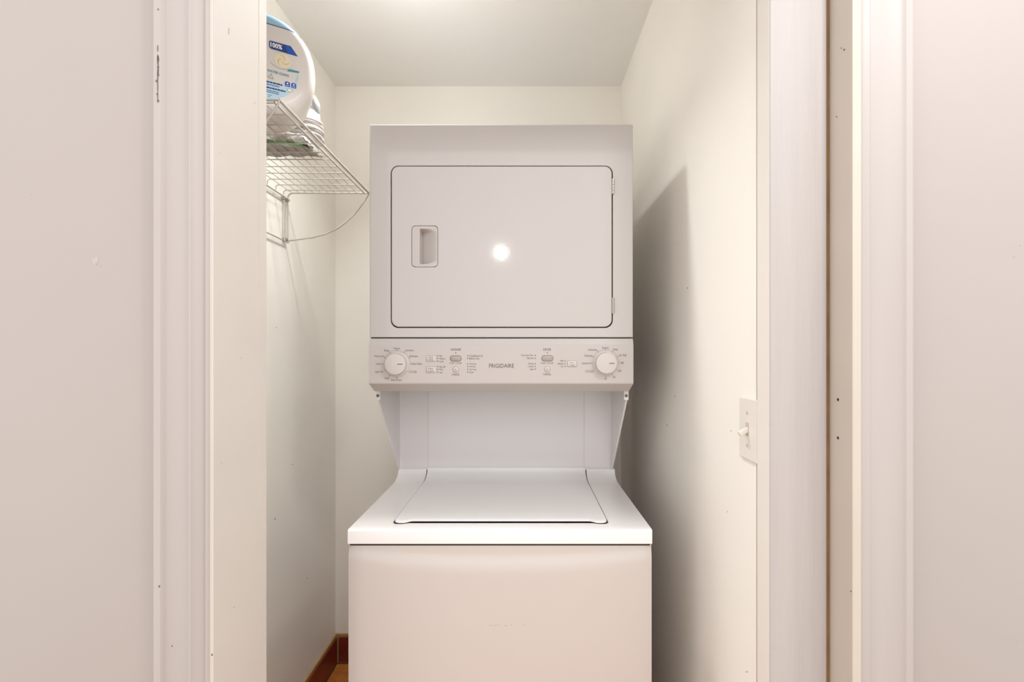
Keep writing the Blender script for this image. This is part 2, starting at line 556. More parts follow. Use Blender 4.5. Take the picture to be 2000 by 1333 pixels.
# washer top with the lid opening; both sweep up at the back
def cove(y):
    if y < 1.485:
        return 0.0
    t = min(1.0, (y - 1.485) / 0.066)
    return 0.030 * (1 - math.sqrt(max(0, 1 - t * t))) if t < 0.995 else 0.030
LX0, LX1 = -0.303, 0.199
def lid_front(x, off=0.0, notch=0.0115):
    d = min(x - (LX0 - off), (LX1 + off) - x)
    r = 0.014
    y = 1.143 - off
    if d < r:
        y += r - math.sqrt(max(0, r * r - (r - max(d, 0)) ** 2))
    return y + notch * sm(0.022, 0.042, d)
def patch(bm, xs, y0f, y1, ny, z0, skirt, rounded_front=False):
    ys = [k / ny for k in range(ny + 1)]
    ys = sorted(set(ys + [0.9 + 0.1 * k / 8 for k in range(9)] + [0.80, 0.83, 0.86, 0.88]))
    g = []
    for x in xs:
        y0 = y0f(x)
        row = []
        if rounded_front:
            for dy, dz in ((0.0, -0.0045), (0.0006, -0.0022), (0.002, -0.0007)):
                row.append(bm.verts.new((x, y0 + dy, z0 + dz)))
            st = y0 + 0.0045
        else:
            for dy, dz in ((0.0, -0.002), (0.0006, -0.0006)):
                row.append(bm.verts.new((x, y0 + dy, z0 + dz)))
            st = y0 + 0.002
        for t in ys:
            y = st + (y1 - st) * t
            row.append(bm.verts.new((x, y, z0 + cove(y))))
        g.append(row)
    m = len(g[0])
    for i in range(len(xs) - 1):
        for j in range(m - 1):
            bm.faces.new((g[i][j], g[i + 1][j], g[i + 1][j + 1], g[i][j + 1]))
    n = len(xs)
    rim = [g[i][0] for i in range(n)] + [g[n - 1][j] for j in range(1, m)] + [g[i][m - 1] for i in range(n - 2, -1, -1)] + [g[0][j] for j in range(m - 2, 0, -1)]
    low = [bm.verts.new((v.co.x, v.co.y, (z0 - skirt) if v.co.y < 1.5 else v.co.z - skirt)) for v in rim]
    loops_bridge(bm, rim, low)

def lin(a, c, n):
    return [a + (c - a) * k / n for k in range(n + 1)]
def edge_lin(a, c):
    f = [0, 0.0012, 0.003, 0.005, 0.0075, 0.0105, 0.014, 0.018, 0.022, 0.025, 0.028, 0.031, 0.034, 0.037, 0.040, 0.043]
    return [a + d for d in f] + lin(a + 0.06, c - 0.06, 8) + [c - d for d in reversed(f)]
GAP = 0.0032
b = B()
edge = [X0, X0 + 0.0006, X0 + 0.002, X0 + 0.005]
patch(b, lin(X0, LX0 - GAP, 5), lambda x: YF, 1.551, 24, ZT, 0.0320, True)
patch(b, lin(LX1 + GAP, X1, 5), lambda x: YF, 1.551, 24, ZT, 0.0320, True)
# front strip up to the lid
xs = edge_lin(LX0 - GAP, LX1 + GAP)
rows = []
for x in xs:
    yb = lid_front(x, GAP, 0.006)
    r = [b.verts.new((x, YF, ZT - 0.0045)), b.verts.new((x, YF + 0.0006, ZT - 0.0022)), b.verts.new((x, YF + 0.002, ZT - 0.0007)), b.verts.new((x, YF + 0.0045, ZT)),
         b.verts.new((x, yb - 0.003, ZT)), b.verts.new((x, yb - 0.0008, ZT - 0.0008)), b.verts.new((x, yb, ZT - 0.003)), b.verts.new((x, yb + 0.002, ZT - 0.022))]
    rows.append([b.verts.new((x, YF, ZT - 0.0320))] + r)
for r0, r1 in zip(rows, rows[1:]):
    for j in range(len(r0) - 1):
        b.faces.new((r0[j], r1[j], r1[j + 1], r0[j + 1]))
obj('washer_top', b, M['enamel_top_lit'], WD, smooth=30)
b = B(); box(b, X0 + 0.01, X1 - 0.01, YF + 0.01, 1.56, 0.885, ZT - 0.020)
box(b, X0 + 0.005, X1 - 0.005, 1.553, 1.60, 0.885, 0.9475)
obj('lid_well', b, M['dark'], WD)
b = B()
patch(b, edge_lin(LX0, LX1), lambda x: lid_front(x), 1.551, 30, ZT + 0.0035, 0.0035)
lid = obj('washer_lid', b, M['enamel_top_lit'], WD, smooth=30)

# upright panel at the back between washer and dryer, with two fold lines
YP = 1.553
b = B()
seam = [(-0.3015, 0), (0.1955, 0)]
xs = [-0.394, -0.3885, -0.3865]
ds = [0.0, 0.0, 0.0012]
for sx, _ in seam:
    xs += [sx - 0.0012, sx, sx + 0.0012]; ds += [0.0, 0.0014, 0.0]
xs += [0.2755, 0.2775, 0.2825]; ds += [0.0012, 0.0, 0.0]
vt = [b.verts.new((x, YP + d, 1.222)) for x, d in zip(xs, ds)]
vb = [b.verts.new((x, YP + d, 0.9475)) for x, d in zip(xs, ds)]
for i in range(len(xs) - 1):
    b.faces.new((vt[i], vt[i + 1], vb[i + 1], vb[i]))
k0 = [b.verts.new((xs[0], YP + 0.02, z)) for z in (1.222, 0.9475)]
k1 = [b.verts.new((xs[-1], YP + 0.02, z)) for z in (1.222, 0.9475)]
b.faces.new((vt[0], vb[0], k0[1], k0[0]))
b.faces.new((vt[-1], vb[-1], k1[1], k1[0]))
b.faces.new((k0[0], k0[1], k1[1], k1[0]))
obj('rear_panel', b, M['enamel_panel_lit'], WD)
for xa, xb in ((D0 + 0.001, D0 + 0.006), (D1 - 0.006, D1 - 0.001)):
    b = B()
    prism_yz(b, [(1.312, 1.2185), (1.322, 1.200), (1.548, 0.9485), (1.90, 0.9485), (1.90, 1.2185)], xa, xb)
    s = 1 if xa < 0 else -1
    xo, xi = (xa, xa + 0.012) if s > 0 else (xb - 0.012, xb)
    prism_xz(b, rrect(xo, xi, 1.193, 1.2185, 0.002, 3), 1.316, 1.318)
    side = obj('side_cheek', b, M['enamel_panel_lit'], WD)
    b = B()
    cxs = (xo + xi) / 2
    lathe_y(b, [(0, 1.3138), (0.0018, 1.3138), (0.0019, 1.3142), (0.0034, 1.3143), (0.0042, 1.3152), (0.0042, 1.3162)], cxs, 1.2045, 16)
    obj('screw', b, M['screw'], side)

# dryer cabinet: front with rounded opening
b = B()
ZD0, ZD1 = CAMZ + 0.0405, CAMZ + 0.5955
op = rrect(P(763, 0, DF).x, P(1197, 0, DF).x, P(0, 641, DF).z, P(0, 323.5, DF).z, 0.0205, 10)
r = 0.0035
outer = rrect(D0 + 0.0, D1, ZD0, ZD1, 0.002, 2)
outer_in = rrect(D0 + r, D1 - r, ZD0 + r * 0.4, ZD1 - r, 0.002, 2)
a0 = loop_xz(b, outer_in, DF)
a1 = loop_xz(b, rrect(D0 + r * 0.3, D1 - r * 0.3, ZD0 + r * 0.1, ZD1 - r * 0.3, 0.002, 2), DF + r * 0.3)
a2 = loop_xz(b, outer, DF + r)
a3 = loop_xz(b, outer, DB)
loops_bridge(b, a0, a1); loops_bridge(b, a1, a2); loops_bridge(b, a2, a3); b.faces.new(a3)
i0 = loop_xz(b, op, DF)
i1 = loop_xz(b, op, DF + 0.018)
loops_bridge(b, i0, i1)
fill_ring(b, a0, i0)
obj('dryer_cabinet', b, M['enamel'], WD, smooth=12)
b = B()
opi = rrect(P(763, 0, DF).x + 0.025, P(1197, 0, DF).x - 0.025, P(0, 641, DF).z + 0.025, P(0, 323.5, DF).z - 0.025, 0.0205, 10)
g0, g1 = loop_xz(b, op, DF + 0.0175), loop_xz(b, opi, DF + 0.0175)
g2, g3 = loop_xz(b, op, DF + 0.03), loop_xz(b, opi, DF + 0.03)
loops_bridge(b, g0, g1); loops_bridge(b, g1, g3); loops_bridge(b, g3, g2); loops_bridge(b, g2, g0)
obj('door_gasket', b, M['dark'], WD)

# dryer door with a cut-out for the handle
b = B()
dx0, dx1, dz0, dz1 = P(765.2, 0, DF).x, P(1194.6, 0, DF).x, P(0, 639, DF).z, P(0, 325.6, DF).z
c = 0.002
o0 = loop_xz(b, rrect(dx0 + c, dx1 - c, dz0 + c, dz1 - c, 0.017, 10), DF - 0.003)
o1 = loop_xz(b, rrect(dx0 + c * 0.3, dx1 - c * 0.3, dz0 + c * 0.3, dz1 - c * 0.3, 0.0185, 10), DF - 0.003 + c * 0.3)
o2 = loop_xz(b, rrect(dx0, dx1, dz0, dz1, 0.019, 10), DF - 0.003 + c)
o3 = loop_xz(b, rrect(dx0, dx1, dz0, dz1, 0.019, 10), DF + 0.016)
loops_bridge(b, o0, o1); loops_bridge(b, o1, o2); loops_bridge(b, o2, o3)
hx0, hx1, hz0, hz1 = P(804.3, 0, DF).x, P(856, 0, DF).x, P(0, 522.8, DF).z, P(0, 441.3, DF).z
h0 = loop_xz(b, rrect(hx0, hx1, hz0, hz1, 0.0105, 8), DF - 0.003)
h1 = loop_xz(b, rrect(hx0, hx1, hz0, hz1, 0.0105, 8), DF + 0.016)
loops_bridge(b, h0, h1)
fill_ring(b, o0, h0)
fill_ring(b, o3, h1)
door = obj('dryer_door', b, M['enamel'], WD, smooth=12)
# handle: pocket as a height field
b = B()
e = 0.0013
gx0, gx1, gz0, gz1 = hx0 + e, hx1 - e, hz0 + e, hz1 - e
nx, nz = 44, 60
px0, px1 = P(820.5, 0, DF).x, P(853.0, 0, DF).x
pz0, pz1 = P(0, 516.5, DF).z, P(0, 447.5, DF).z
def pocket(x, z):
    if x < px0 - 0.001 or x > px1 + 0.001 or z < pz0 or z > pz1:
        pass
    wall = sm(px0 - 0.0006, px0 + 0.0010, x)
    ramp = max(0.0, min(1.0, (px1 - x) / (px1 - px0)))
    k = sm(px0, px1, x)
    top = sm(0, 0.0035 + 0.010 * k, pz1 - z)
    bot = sm(0, 0.0035 + 0.010 * k, z - pz0)
    return 0.027 * wall * (ramp ** 1.25) * top * bot
g = []
xcols = sorted(set(lin(gx0, gx1, nx) + [px0 - 0.0006, px0 - 0.0002, px0 + 0.0002, px0 + 0.0006, px0 + 0.0010]))
for x in xcols:
    col = []
    for j in range(nz + 1):
        z = gz0 + (gz1 - gz0) * j / nz
        # rounded corners by pulling the rim in
        rr = 0.0095
        xx = x
        dz = min(z - gz0, gz1 - z)
        if dz < rr:
            lim = rr - math.sqrt(max(0, rr * rr - (rr - dz) ** 2))
            mid = (gx0 + gx1) / 2
            xx = mid + (x - mid) * (1 - lim / ((gx1 - gx0) / 2))
        col.append(b.verts.new((xx, DF - 0.0028 + pocket(xx, z), z)))
    g.append(col)
m = len(xcols) - 1
for i in range(m):
    for j in range(nz):
        b.faces.new((g[i][j], g[i + 1][j], g[i + 1][j + 1], g[i][j + 1]))
rim = [g[i][0] for i in range(m + 1)] + [g[m][j] for j in range(1, nz + 1)] + [g[i][nz] for i in range(m - 1, -1, -1)] + [g[0][j] for j in range(nz - 1, 0, -1)]
low = [b.verts.new((v.co.x, DF + 0.028, v.co.z)) for v in rim]
loops_bridge(b, rim, low)
obj('handle', b, M['plastic'], door, smooth=35)
for pya, pyb in ((350, 380), (582, 613)):
    b = B()
    za, zb2 = P(0, pyb, DF).z, P(0, pya, DF).z
    xh = P(1197.2, 0, DF).x
    n = 5
    for k in range(n):
        s0 = za + (zb2 - za) * k / n + 0.0004
        s1 = za + (zb2 - za) * (k + 1) / n - 0.0004
        tube(b, [(xh, DF - 0.004, s0), (xh, DF - 0.004, s1)], 0.0027, 10)
    box(b, xh, xh + 0.0022, DF - 0.003, DF + 0.006, za, zb2)
    box(b, xh - 0.0034, xh, DF - 0.0036, DF + 0.006, za, zb2)
    obj('hinge', b, M['metal'], door, smooth=40)

# control panel
b = B()
CF = 1.2565
zz = lambda py, Y=CF: CAMZ + (CY - py) * Y / F
pts = [(1.40, zz(661.5, DF)), (1.266, zz(661.5, DF)), (1.2636, zz(662.5, DF)), (CF + 0.0012, zz(672.5)), (CF, zz(674)), (CF, zz(748)), (CF + 0.0012, zz(750.3)),
       (1.292, zz(763.5, 1.292)), (1.296, zz(764.5, 1.296)), (1.40, 1.2195)]
xl = [D0 + 0.0012, D0 + 0.0012, D0 + 0.0012, D0 + 0.0012, D0 + 0.0012, D0 + 0.0012, D0 + 0.0014, D0 + 0.004, D0 + 0.005, D0 + 0.005]
la = [b.verts.new((xx, p[0], p[1])) for p, xx in zip(pts, xl)]
lb = [b.verts.new((D1 - (xx - D0), p[0], p[1])) for p, xx in zip(pts, xl)]
loops_bridge(b, la, lb); b.faces.new(la); b.faces.new(lb)
cp = obj('control_panel', b, M['plastic'], WD)
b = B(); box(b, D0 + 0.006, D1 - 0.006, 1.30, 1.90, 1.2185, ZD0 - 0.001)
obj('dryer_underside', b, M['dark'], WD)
b = B(); box(b, D0 + 0.002, D1 - 0.002, 1.272, 1.90, zz(661.5, DF) - 0.0004, ZD0 + 0.0006)
obj('panel_seam', b, M['dark'], WD)

def cpx(px): return (px - CX) * CF / F
YT = CF - 0.0003
# dials
def dial(px, py, pointer_px):
    cx, cz = cpx(px), zz(py)
    b = B()
    r1, r2 = 0.0318, 0.0270
    lathe_y(b, [(r1 + 0.0005, CF + 0.0005), (r1 + 0.0002, CF - 0.003), (r1 - 0.0008, CF - 0.0040), (r2 + 0.0022, CF - 0.0065), (r2 + 0.0006, CF - 0.0070),
                (r2 + 0.0002, CF - 0.0062), (r2, CF - 0.0068), (r2 - 0.0003, CF - 0.0185), (r2 - 0.001, CF - 0.0196), (r2 - 0.0025, CF - 0.0200), (0, CF - 0.0206)], cx, cz, 56)
    k = obj('dial_knob', b, M['knob'], cp, smooth=30)
    b = B()
    box(b, cx + 0.006, cx + 0.0195, CF - 0.0212, CF - 0.0195, cz - 0.0008, cz + 0.0008, 0.0003, 1)
    obj('dial_pointer', b, M['ink'], cp)
    return cx, cz

dial(775.3, 711.5, 788)
dial(1182.4, 709.8, 1202)
b = B()                                   # printed ticks
def ticks(px, py, angs):
    cx, cz = cpx(px), zz(py)
    for a, l in angs:
        t = math.radians(a)
        d = Vector((math.cos(t), 0, math.sin(t)))
        n = Vector((-math.sin(t), 0, math.cos(t)))
        p0 = Vector((cx, YT, cz)) + d * 0.0335
        p1 = p0 + d * l
        h = 0.00055
        b.faces.new([b.verts.new(q) for q in (p0 - n * h, p1 - n * h, p1 + n * h, p0 + n * h)])
ticks(775.3, 711.5, [(90, .0045), (122, .0045), (152, .004), (180, .003), (208, .003), (238, .004), (270, .005), (0, .003), (28, .004), (58, .0045)])
ticks(1182.4, 709.8, [(90, .005), (58, .004), (28, .003), (0, .003), (-30, .0025), (-58, .003), (-90, .003), (122, .0045), (152, .004), (180, .0045)])
def arcs(px, py, a0, a1, r):
    cx, cz = cpx(px), zz(py)
    n = 40
    p = None
    for k in range(n + 1):
        t = math.radians(a0 + (a1 - a0) * k / n)
        q = (b.verts.new((cx + r * math.cos(t), YT, cz + r * math.sin(t))), b.verts.new((cx + (r + .0006) * math.cos(t), YT, cz + (r + .0006) * math.sin(t))))
        if p:
            b.faces.new((p[0], p[1], q[1], q[0]))
        p = q
obj('dial_ticks', b, M['ink_soft'], cp, recalc=False, kind='stuff')
b = B()
arcs(775.3, 711.5, 0, 152, 0.0355)
obj('dial_arc', b, M['button_grey'], cp, recalc=False)
b = B()
arcs(1182.4, 709.8, 0, 180, 0.0355)
obj('dial_arc', b, M['button_grey'], cp, recalc=False)

b = B()
def tx(body, xa, xb, ya, yb):
    put_text(b, body, cpx(xa), cpx(xb), zz(yb), zz(ya), YT)
tx('Normal', 769, 781, 678.8, 682.6)
tx('Bulky', 750.5, 760, 683, 688)
tx('Activewear', 791, 808.5, 682.5, 686.5)
tx('Delicates', 800.5, 816, 694, 698)
tx('Quick Wash', 804, 824, 709, 713.8)
tx('CYCLES', 799, 814, 724.5, 728.8)
tx('Rinse & Spin', 764.5, 785, 741, 745.5)
tx('Soak', 752, 760, 736.5, 740.8)
tx('Light Soil', 732.5, 748, 724.5, 729.5)
tx('Colors', 734.5, 745.5, 709, 713)
tx('Heavy Soil', 731, 749.5, 694, 699)
tx('Normal', 1176, 1188.5, 677.5, 681.5)
tx('Bulky', 1197.5, 1207, 681, 685.8)
tx('Air Fluff', 1209, 1223.5, 692, 696.5)
tx('80', 1213, 1218, 707, 711.3)
tx('60', 1207.5, 1213.5, 722.5, 727)
tx('40', 1197, 1201.5, 735, 739)
tx('20', 1181, 1184.5, 739, 742.5)
tx('Activewear', 1148.5, 1166.5, 681.5, 685.5)
tx('Delicates', 1141.5, 1156.5, 693, 697)
tx('Quick Dry', 1136.5, 1153.5, 708, 713)
tx('CYCLES', 1143, 1159, 723.5, 727.8)
tx('Hot', 858.3, 864, 693.5, 697.5)
tx('Warm', 858.3, 869.5, 699, 703)
tx('Cold', 858.3, 866, 704.5, 708.5)
tx('Max Fill', 858.3, 869.5, 715, 719)
tx('Med', 858.3, 865, 720.3, 724)
tx('Low', 858.3, 864, 725.8, 729.6)
tx('START | PAUSE', 877.5, 902, 708.3, 712.2)
tx('START | PAUSE', 1056, 1081, 708.3, 712.2)
tx('Close/Restart Lid', 916.5, 942.5, 693.3, 697.5)
tx('Balance Load', 916.5, 936, 698.6, 702.5)
tx('Washing', 917, 930, 709.5, 713.6)
tx('Rinsing', 917, 928, 714.6, 718.7)
tx('Spinning', 917, 930, 720.2, 724.4)
tx('Done', 917, 925, 725.6, 729.4)
tx('Close Dryer Door', 1017.5, 1042, 692.5, 697)
tx('Clean Lint', 1028.5, 1042, 698, 701.8)
tx('Drying', 1032, 1042, 708.8, 713.3)
tx('Cooling', 1031, 1042, 714.4, 718.7)
tx('Done', 1035, 1042, 719.8, 723.5)
tx('High', 1094, 1100.5, 703.3, 707.5)
tx('Medium', 1089.5, 1100.5, 709, 712.8)
tx('Low', 1095, 1100.5, 714.3, 717.8)
obj('panel_lettering', b, M['ink_soft'], cp, recalc=False, kind='stuff')
b = B()
tx('WASHER', 880, 900.5, 681, 685.5)
tx('DRYER', 1061, 1076.5, 681, 685.5)
tx('CANCEL', 882.5, 897.8, 730, 734)
tx('CANCEL', 1061, 1076.5, 729.5, 733.5)
def dot(px, py, r):
    cx, cz = cpx(px), zz(py)
    b.faces.new([b.verts.new((cx + r * math.cos(2 * PI * j / 12), YT, cz + r * math.sin(2 * PI * j / 12))) for j in range(12)])
for py in (695.3, 700.4, 706, 716.5, 721.8, 727.2): dot(855, py, 0.0014)
for py in (695.3, 700.4, 711.3, 716.6, 722, 727.3): dot(913.5, py, 0.0014)
for py in (694.6, 700, 710.7, 716.1, 721.5): dot(1045.5, py, 0.0014)
for py in (705.3, 710.7, 716): dot(1103.5, py, 0.0013)
dot(890, 689.7, 0.0013); dot(1069, 689.3, 0.0013)
obj('panel_indicators', b, M['ink'], cp, recalc=False, kind='stuff')
b = B(); tx('FRIGIDAIRE', 955.3, 1003.8, 711, 718.8)
obj('brand_lettering', b, M['ink'], cp, recalc=False, kind='stuff')
# buttons
def pill(px0, px1, py0, py1, r, name, m, words=None, h=0.0022):
    x0, x1, z0, z1 = cpx(px0), cpx(px1), zz(py1), zz(py0)
    b = B()
    prism_xz(b, rrect(x0 - 0.0011, x1 + 0.0011, z0 - 0.0011, z1 + 0.0011, r + 0.0011, 6), CF - 0.0006, CF + 0.001)
    fr = obj('button_groove', b, M['button_grey'] if m is not M['button_grey'] else M['screw'], cp)
    b = B()
    prism_xz(b, rrect(x0, x1, z0, z1, r, 6), CF - h, CF + 0.001, 0.0006)
    bt = obj(name, b, m, cp, smooth=50)
    return x0, x1, z0, z1
pill(879.5, 900.7, 695.6, 705.8, 0.0062, 'start_button', M['button_grey'])
pill(1058.5, 1080, 695.3, 705.5, 0.0062, 'start_button', M['button_grey'])
pill(884.7, 895.4, 717, 727.4, 0.0068, 'cancel_button', M['knob'])
pill(1063.7, 1074.3, 716.7, 726.9, 0.0066, 'cancel_button', M['knob'])
pill(833, 851.5, 695.4, 706, 0.0012, 'wash_temperature_button', M['knob'])
pill(833, 851.5, 717, 728, 0.0012, 'water_level_button', M['knob'])
pill(1108.3, 1126, 705.4, 716.3, 0.0012, 'dry_temperature_button', M['knob'])
b = B()
YS = YT
YT = CF - 0.0024
tx('Wash', 837.3, 846.3, 696.9, 700.3); tx('Temp', 837.3, 846.3, 701.3, 705)
tx('Water', 836.5, 847, 718.7, 722); tx('Level', 837.5, 847, 723.2, 726.5)
tx('Dry', 1113.5, 1120.5, 707.2, 710.9); tx('Temp', 1112.5, 1121.5, 711.8, 715.3)
for cxp, cyp in ((890, 722.2), (1069, 721.8)):
    for s in (1, -1):
        d = Vector((1, 0, s)).normalized(); n = Vector((-d.z, 0, d.x)) * 0.0003
        c0 = Vector((cpx(cxp), YT, zz(cyp)))
        b.faces.new([b.verts.new(q) for q in (c0 - d * .003 - n, c0 + d * .003 - n, c0 + d * .003 + n, c0 - d * .003 + n)])
obj('button_lettering', b, M['ink_soft'], cp, recalc=False, kind='stuff')

# ------------------------------------------------------------------ light switch on the right wall
sy, sz = 0.8985, CAMZ - 0.1405
SW = thing('light_switch', 'cream toggle light switch on the closet wall beside the door frame', 'light switch', (XR, sy, sz))
b = B()
def box_x(b, xa, xb, ya, yb, za, zb, bev): box(b, min(xa, xb), max(xa, xb), ya, yb, za, zb, bev, 2)
box_x(b, XR - 0.0055, XR + 0.0, sy - 0.035, sy + 0.035, sz - 0.057, sz + 0.057, 0.0022)
pl = obj('switch_plate', b, M['switch'], SW)
b = B(); box_x(b, XR - 0.0064, XR - 0.003, sy - 0.006, sy + 0.006, sz - 0.0125, sz + 0.0125, 0.0006)
obj('toggle_slot', b, M['jamb_beige'], pl)
b = B(); box(b, -0.017, 0.004, -0.0042, 0.0042, -0.0045, 0.0045, 0.0012)
bmesh.ops.transform(b, matrix=Matrix.Translation((XR - 0.006, sy, sz - 0.001)) @ Matrix.Rotation(math.radians(-28), 4, 'Y'), verts=b.verts)
obj('toggle', b, M['switch'], SW, smooth=40)
for s in (1, -1):
    b = B()
    rr = []
    for dx, r in ((-0.0054, 0.0032), (-0.0066, 0.0030), (-0.007, 0.0016)):
        rr.append([b.verts.new((XR + dx, sy + r * math.cos(2 * PI * j / 12), sz + s * 0.030 + r * math.sin(2 * PI * j / 12))) for j in range(12)])
    loops_bridge(b, rr[0], rr[1]); loops_bridge(b, rr[1], rr[2]); b.faces.new(rr[0]); b.faces.new(rr[2])
    box(b, XR - 0.0074, XR - 0.0068, sy - 0.0004, sy + 0.0004, sz + s * 0.030 - 0.003, sz + s * 0.030 + 0.003)
    obj('screw', b, M['jamb_beige'], pl)

# ------------------------------------------------------------------ wire shelf on the left wall
SZ = CAMZ + 0.538
YA, YE = 1.035, 1.637
SH = thing('wire_shelf', 'white coated wire shelf with curved end brackets on the closet wall', 'shelf', (XL, YE, SZ))
xw, xf = -0.790, -0.522
# deck wires running across
b = B(); tube(b, [(xf - 0.010, 0, SZ), (-0.783, 0, SZ), (-0.789, 0, SZ - 0.005), (-0.790, 0, SZ - 0.022)], 0.0015, 6)
cross = []
ny = 12
first = None
for k in range(ny):
    y = YA + 0.012 + (YE - 0.030 - YA - 0.012) * k / (ny - 1)
    if first is None:
        bmesh.ops.translate(b, verts=b.verts, vec=(0, 0, 0))
        first = obj('cross_wire', b, M['wire'], SH)
        o = first
    else:
        o = first.copy(); C.objects.link(o)
    o.location.y = y
first = None
for k in range(11):
    if first is None:
        b = B(); tube(b, [(-0.779, YA, SZ + 0.003), (-0.779, YE, SZ + 0.003)], 0.0012, 6)
        first = obj('long_wire', b, M['wire'], SH)
        o = first
    else:
        o = first.copy(); C.objects.link(o)
    o.location.x = 0.0245 * k
def rod(name, pts, r=0.0026, n=8):
    b = B(); tube(b, pts, r, n)
    return obj(name, b, M['wire'], SH, smooth=60)
rod('front_rod', [(-0.518, YA, SZ + 0.001), (-0.518, YE, SZ + 0.001)], 0.0034)
rod('front_rod', [(-0.530, YA + 0.004, SZ - 0.003), (-0.530, YE - 0.004, SZ - 0.003)], 0.0022)
for y in (YA, YE):
    rod('end_rod', [(-0.518, y, SZ + 0.0), (-0.53, y, SZ), (-0.775, y, SZ), (-0.785, y, SZ - 0.004), (-0.790, y, SZ - 0.014), (-0.790, y, SZ - 0.022)], 0.0026)
    arc = [(-0.518, y, SZ + 0.0)] + [(-0.5185 - a / 581.0, y, SZ - 0.004 - c / 581.0) for a, c in
           ((0.5, 2), (4, 8), (11, 17.5), (20, 30), (31, 42.5), (45, 55.5), (60, 66.5), (83, 77.5), (110, 84.5), (135, 88), (152, 90), (158, 91.5))]
    rod('arc_bracket', arc, 0.0023)
rod('wall_rail', [(xw, YA - 0.01, SZ - 0.020), (xw, YE + 0.012, SZ - 0.020)], 0.0026)
rod('wall_rail', [(xw, YA - 0.01, SZ - 0.1655), (xw, YE + 0.004, SZ - 0.1655)], 0.0026)
for y in (YA + 0.02, YA, YE - 0.022, YE):
    rod('upright', [(xw, y, SZ - 0.020), (xw, y, SZ - 0.1655)], 0.0022)
for y, z in ((YE - 0.022, SZ - 0.024), (YE + 0.0, SZ - 0.024), (YE - 0.010, SZ - 0.158), (YA + 0.01, SZ - 0.024), (YA + 0.01, SZ - 0.158)):
    b = B(); box(b, XL, xw + 0.004, y - 0.005, y + 0.005, z - 0.005, z + 0.005, 0.0015)
    tube(b, [(xw + 0.003, y, z), (xw + 0.006, y, z)], 0.0026, 8)
    obj('wall_clip', b, M['metal'], SH)

# ------------------------------------------------------------------ detergent tub on the shelf
TB = thing('detergent_tub', 'round white laundry detergent tub with pale blue lid and printed label on the wire shelf', 'detergent', (-0.625, 1.150, SZ + 0.0045), math.radians(30))
R30 = Matrix.Translation(TB.location) @ Matrix.Rotation(math.radians(30), 4, 'Z')
def tub_bm(infl=0.0):
    b = B()
    n = 64
    rx, rz, cz = 0.121 + infl, 0.120 + infl, 0.1165
    lay = []
    yd = 0.070
    for k in range(0, 9):
        a = k / 8 * PI / 2
        lay.append((-yd + 0.040 * (1 - math.sin(a)) if False else -yd + 0.042 * (1 - math.cos(a)), 0.80 + 0.20 * math.sin(a)))
    lay += [(0.0, 1.0)]
    lay += [(-y, s) for y, s in reversed(lay[:-1])]
    rings = []
    for y, s in lay:
        y = y * (1 + infl * 8)
        ring = []
        for j in range(n):
            t = 2 * PI * j / n
            e = 2 / 2.25
            cxx = math.copysign(abs(math.cos(t)) ** e, math.cos(t))
            szz = math.copysign(abs(math.sin(t)) ** e, math.sin(t))
            z = cz + rz * s * szz
            ring.append(b.verts.new((rx * s * cxx, y, max(z, 0.0 if s > 0.9 else 0.0))))
        rings.append(ring)
    for p, q in zip(rings, rings[1:]):
        loops_bridge(b, p, q)
    b.faces.new(rings[0]); b.faces.new(rings[-1])
    return b
SEAM = 0.2005
def cut(b, z, keep_low):
    bmesh.ops.bisect_plane(b, geom=list(b.verts) + list(b.edges) + list(b.faces), plane_co=(0, 0, z), plane_no=(0, 0, 1), clear_outer=keep_low, clear_inner=not keep_low)
    es = [e for e in b.edges if e.is_boundary]
    if es:
        bmesh.ops.holes_fill(b, edges=es, sides=0)
    return b
def tub_obj(name, b, m, parent, smooth=False, recalc=True, kind=None):
    bmesh.ops.transform(b, matrix=R30, verts=b.verts)
    return obj(name, b, m, parent, smooth, kind, recalc)
b = cut(tub_bm(), SEAM, True)
body = tub_obj('tub_body', b, M['tub'], TB, smooth=35)
b = cut(tub_bm(0.0008), SEAM + 0.0016, False)
tub_obj('tub_lid', b, M['lid_blue'], TB, smooth=35)
b = cut(cut(tub_bm(0.0003), SEAM + 0.0018, True), SEAM - 0.0006, False)
tub_obj('lid_seam', b, M['seam_blue'], TB)
FY = -0.0704
LABEL_DROP = 0.0075
def poly(b, pts, y=FY):
    b.faces.new([b.verts.new((p[0], y, p[1] - LABEL_DROP)) for p in pts])
# pale blue lower part of the label
b = B()
pts = []
for k in range(33):
    t = math.radians(8 - 196 * k / 32)
    pts.append((0.080 * math.cos(t), 0.105 + 0.068 * math.sin(t)))
pts += [(-0.05, 0.098), (-0.02, 0.090), (0.01, 0.082), (0.04, 0.074), (0.06, 0.076), (0.072, 0.092)]
poly(b, pts)
tub_obj('label_blue_band', b, M['label_blue'], body, recalc=False)
FY2 = FY - 0.0003
b = B(); poly(b, [(0.020, 0.1695), (0.0225, 0.1715), (0.064, 0.1720), (0.079, 0.1525), (0.024, 0.1535), (0.020, 0.1565)], FY2)
tub_obj('label_banner', b, M['label_navy'], body, recalc=False)
b = B(); poly(b, [(0.053, 0.1695), (0.063, 0.1705), (0.0755, 0.1540), (0.058, 0.1545)], FY2 - 0.0002)
tub_obj('label_flash', b, M['label_royal'], body, recalc=False)
for xx in (0.0575, 0.0705):
    b = B(); poly(b, [(xx - 0.0052, 0.077), (xx + 0.0052, 0.077), (xx + 0.0052, 0.0865), (xx + 0.002, 0.0885), (xx - 0.002, 0.0885), (xx - 0.0052, 0.0865)], FY2)
    tub_obj('label_badge', b, M['label_royal'], body, recalc=False)
b = B()
put_text(b, '100%', 0.0225, 0.0465, 0.1500, 0.1610, FY2 - 0.0003, 0.035)
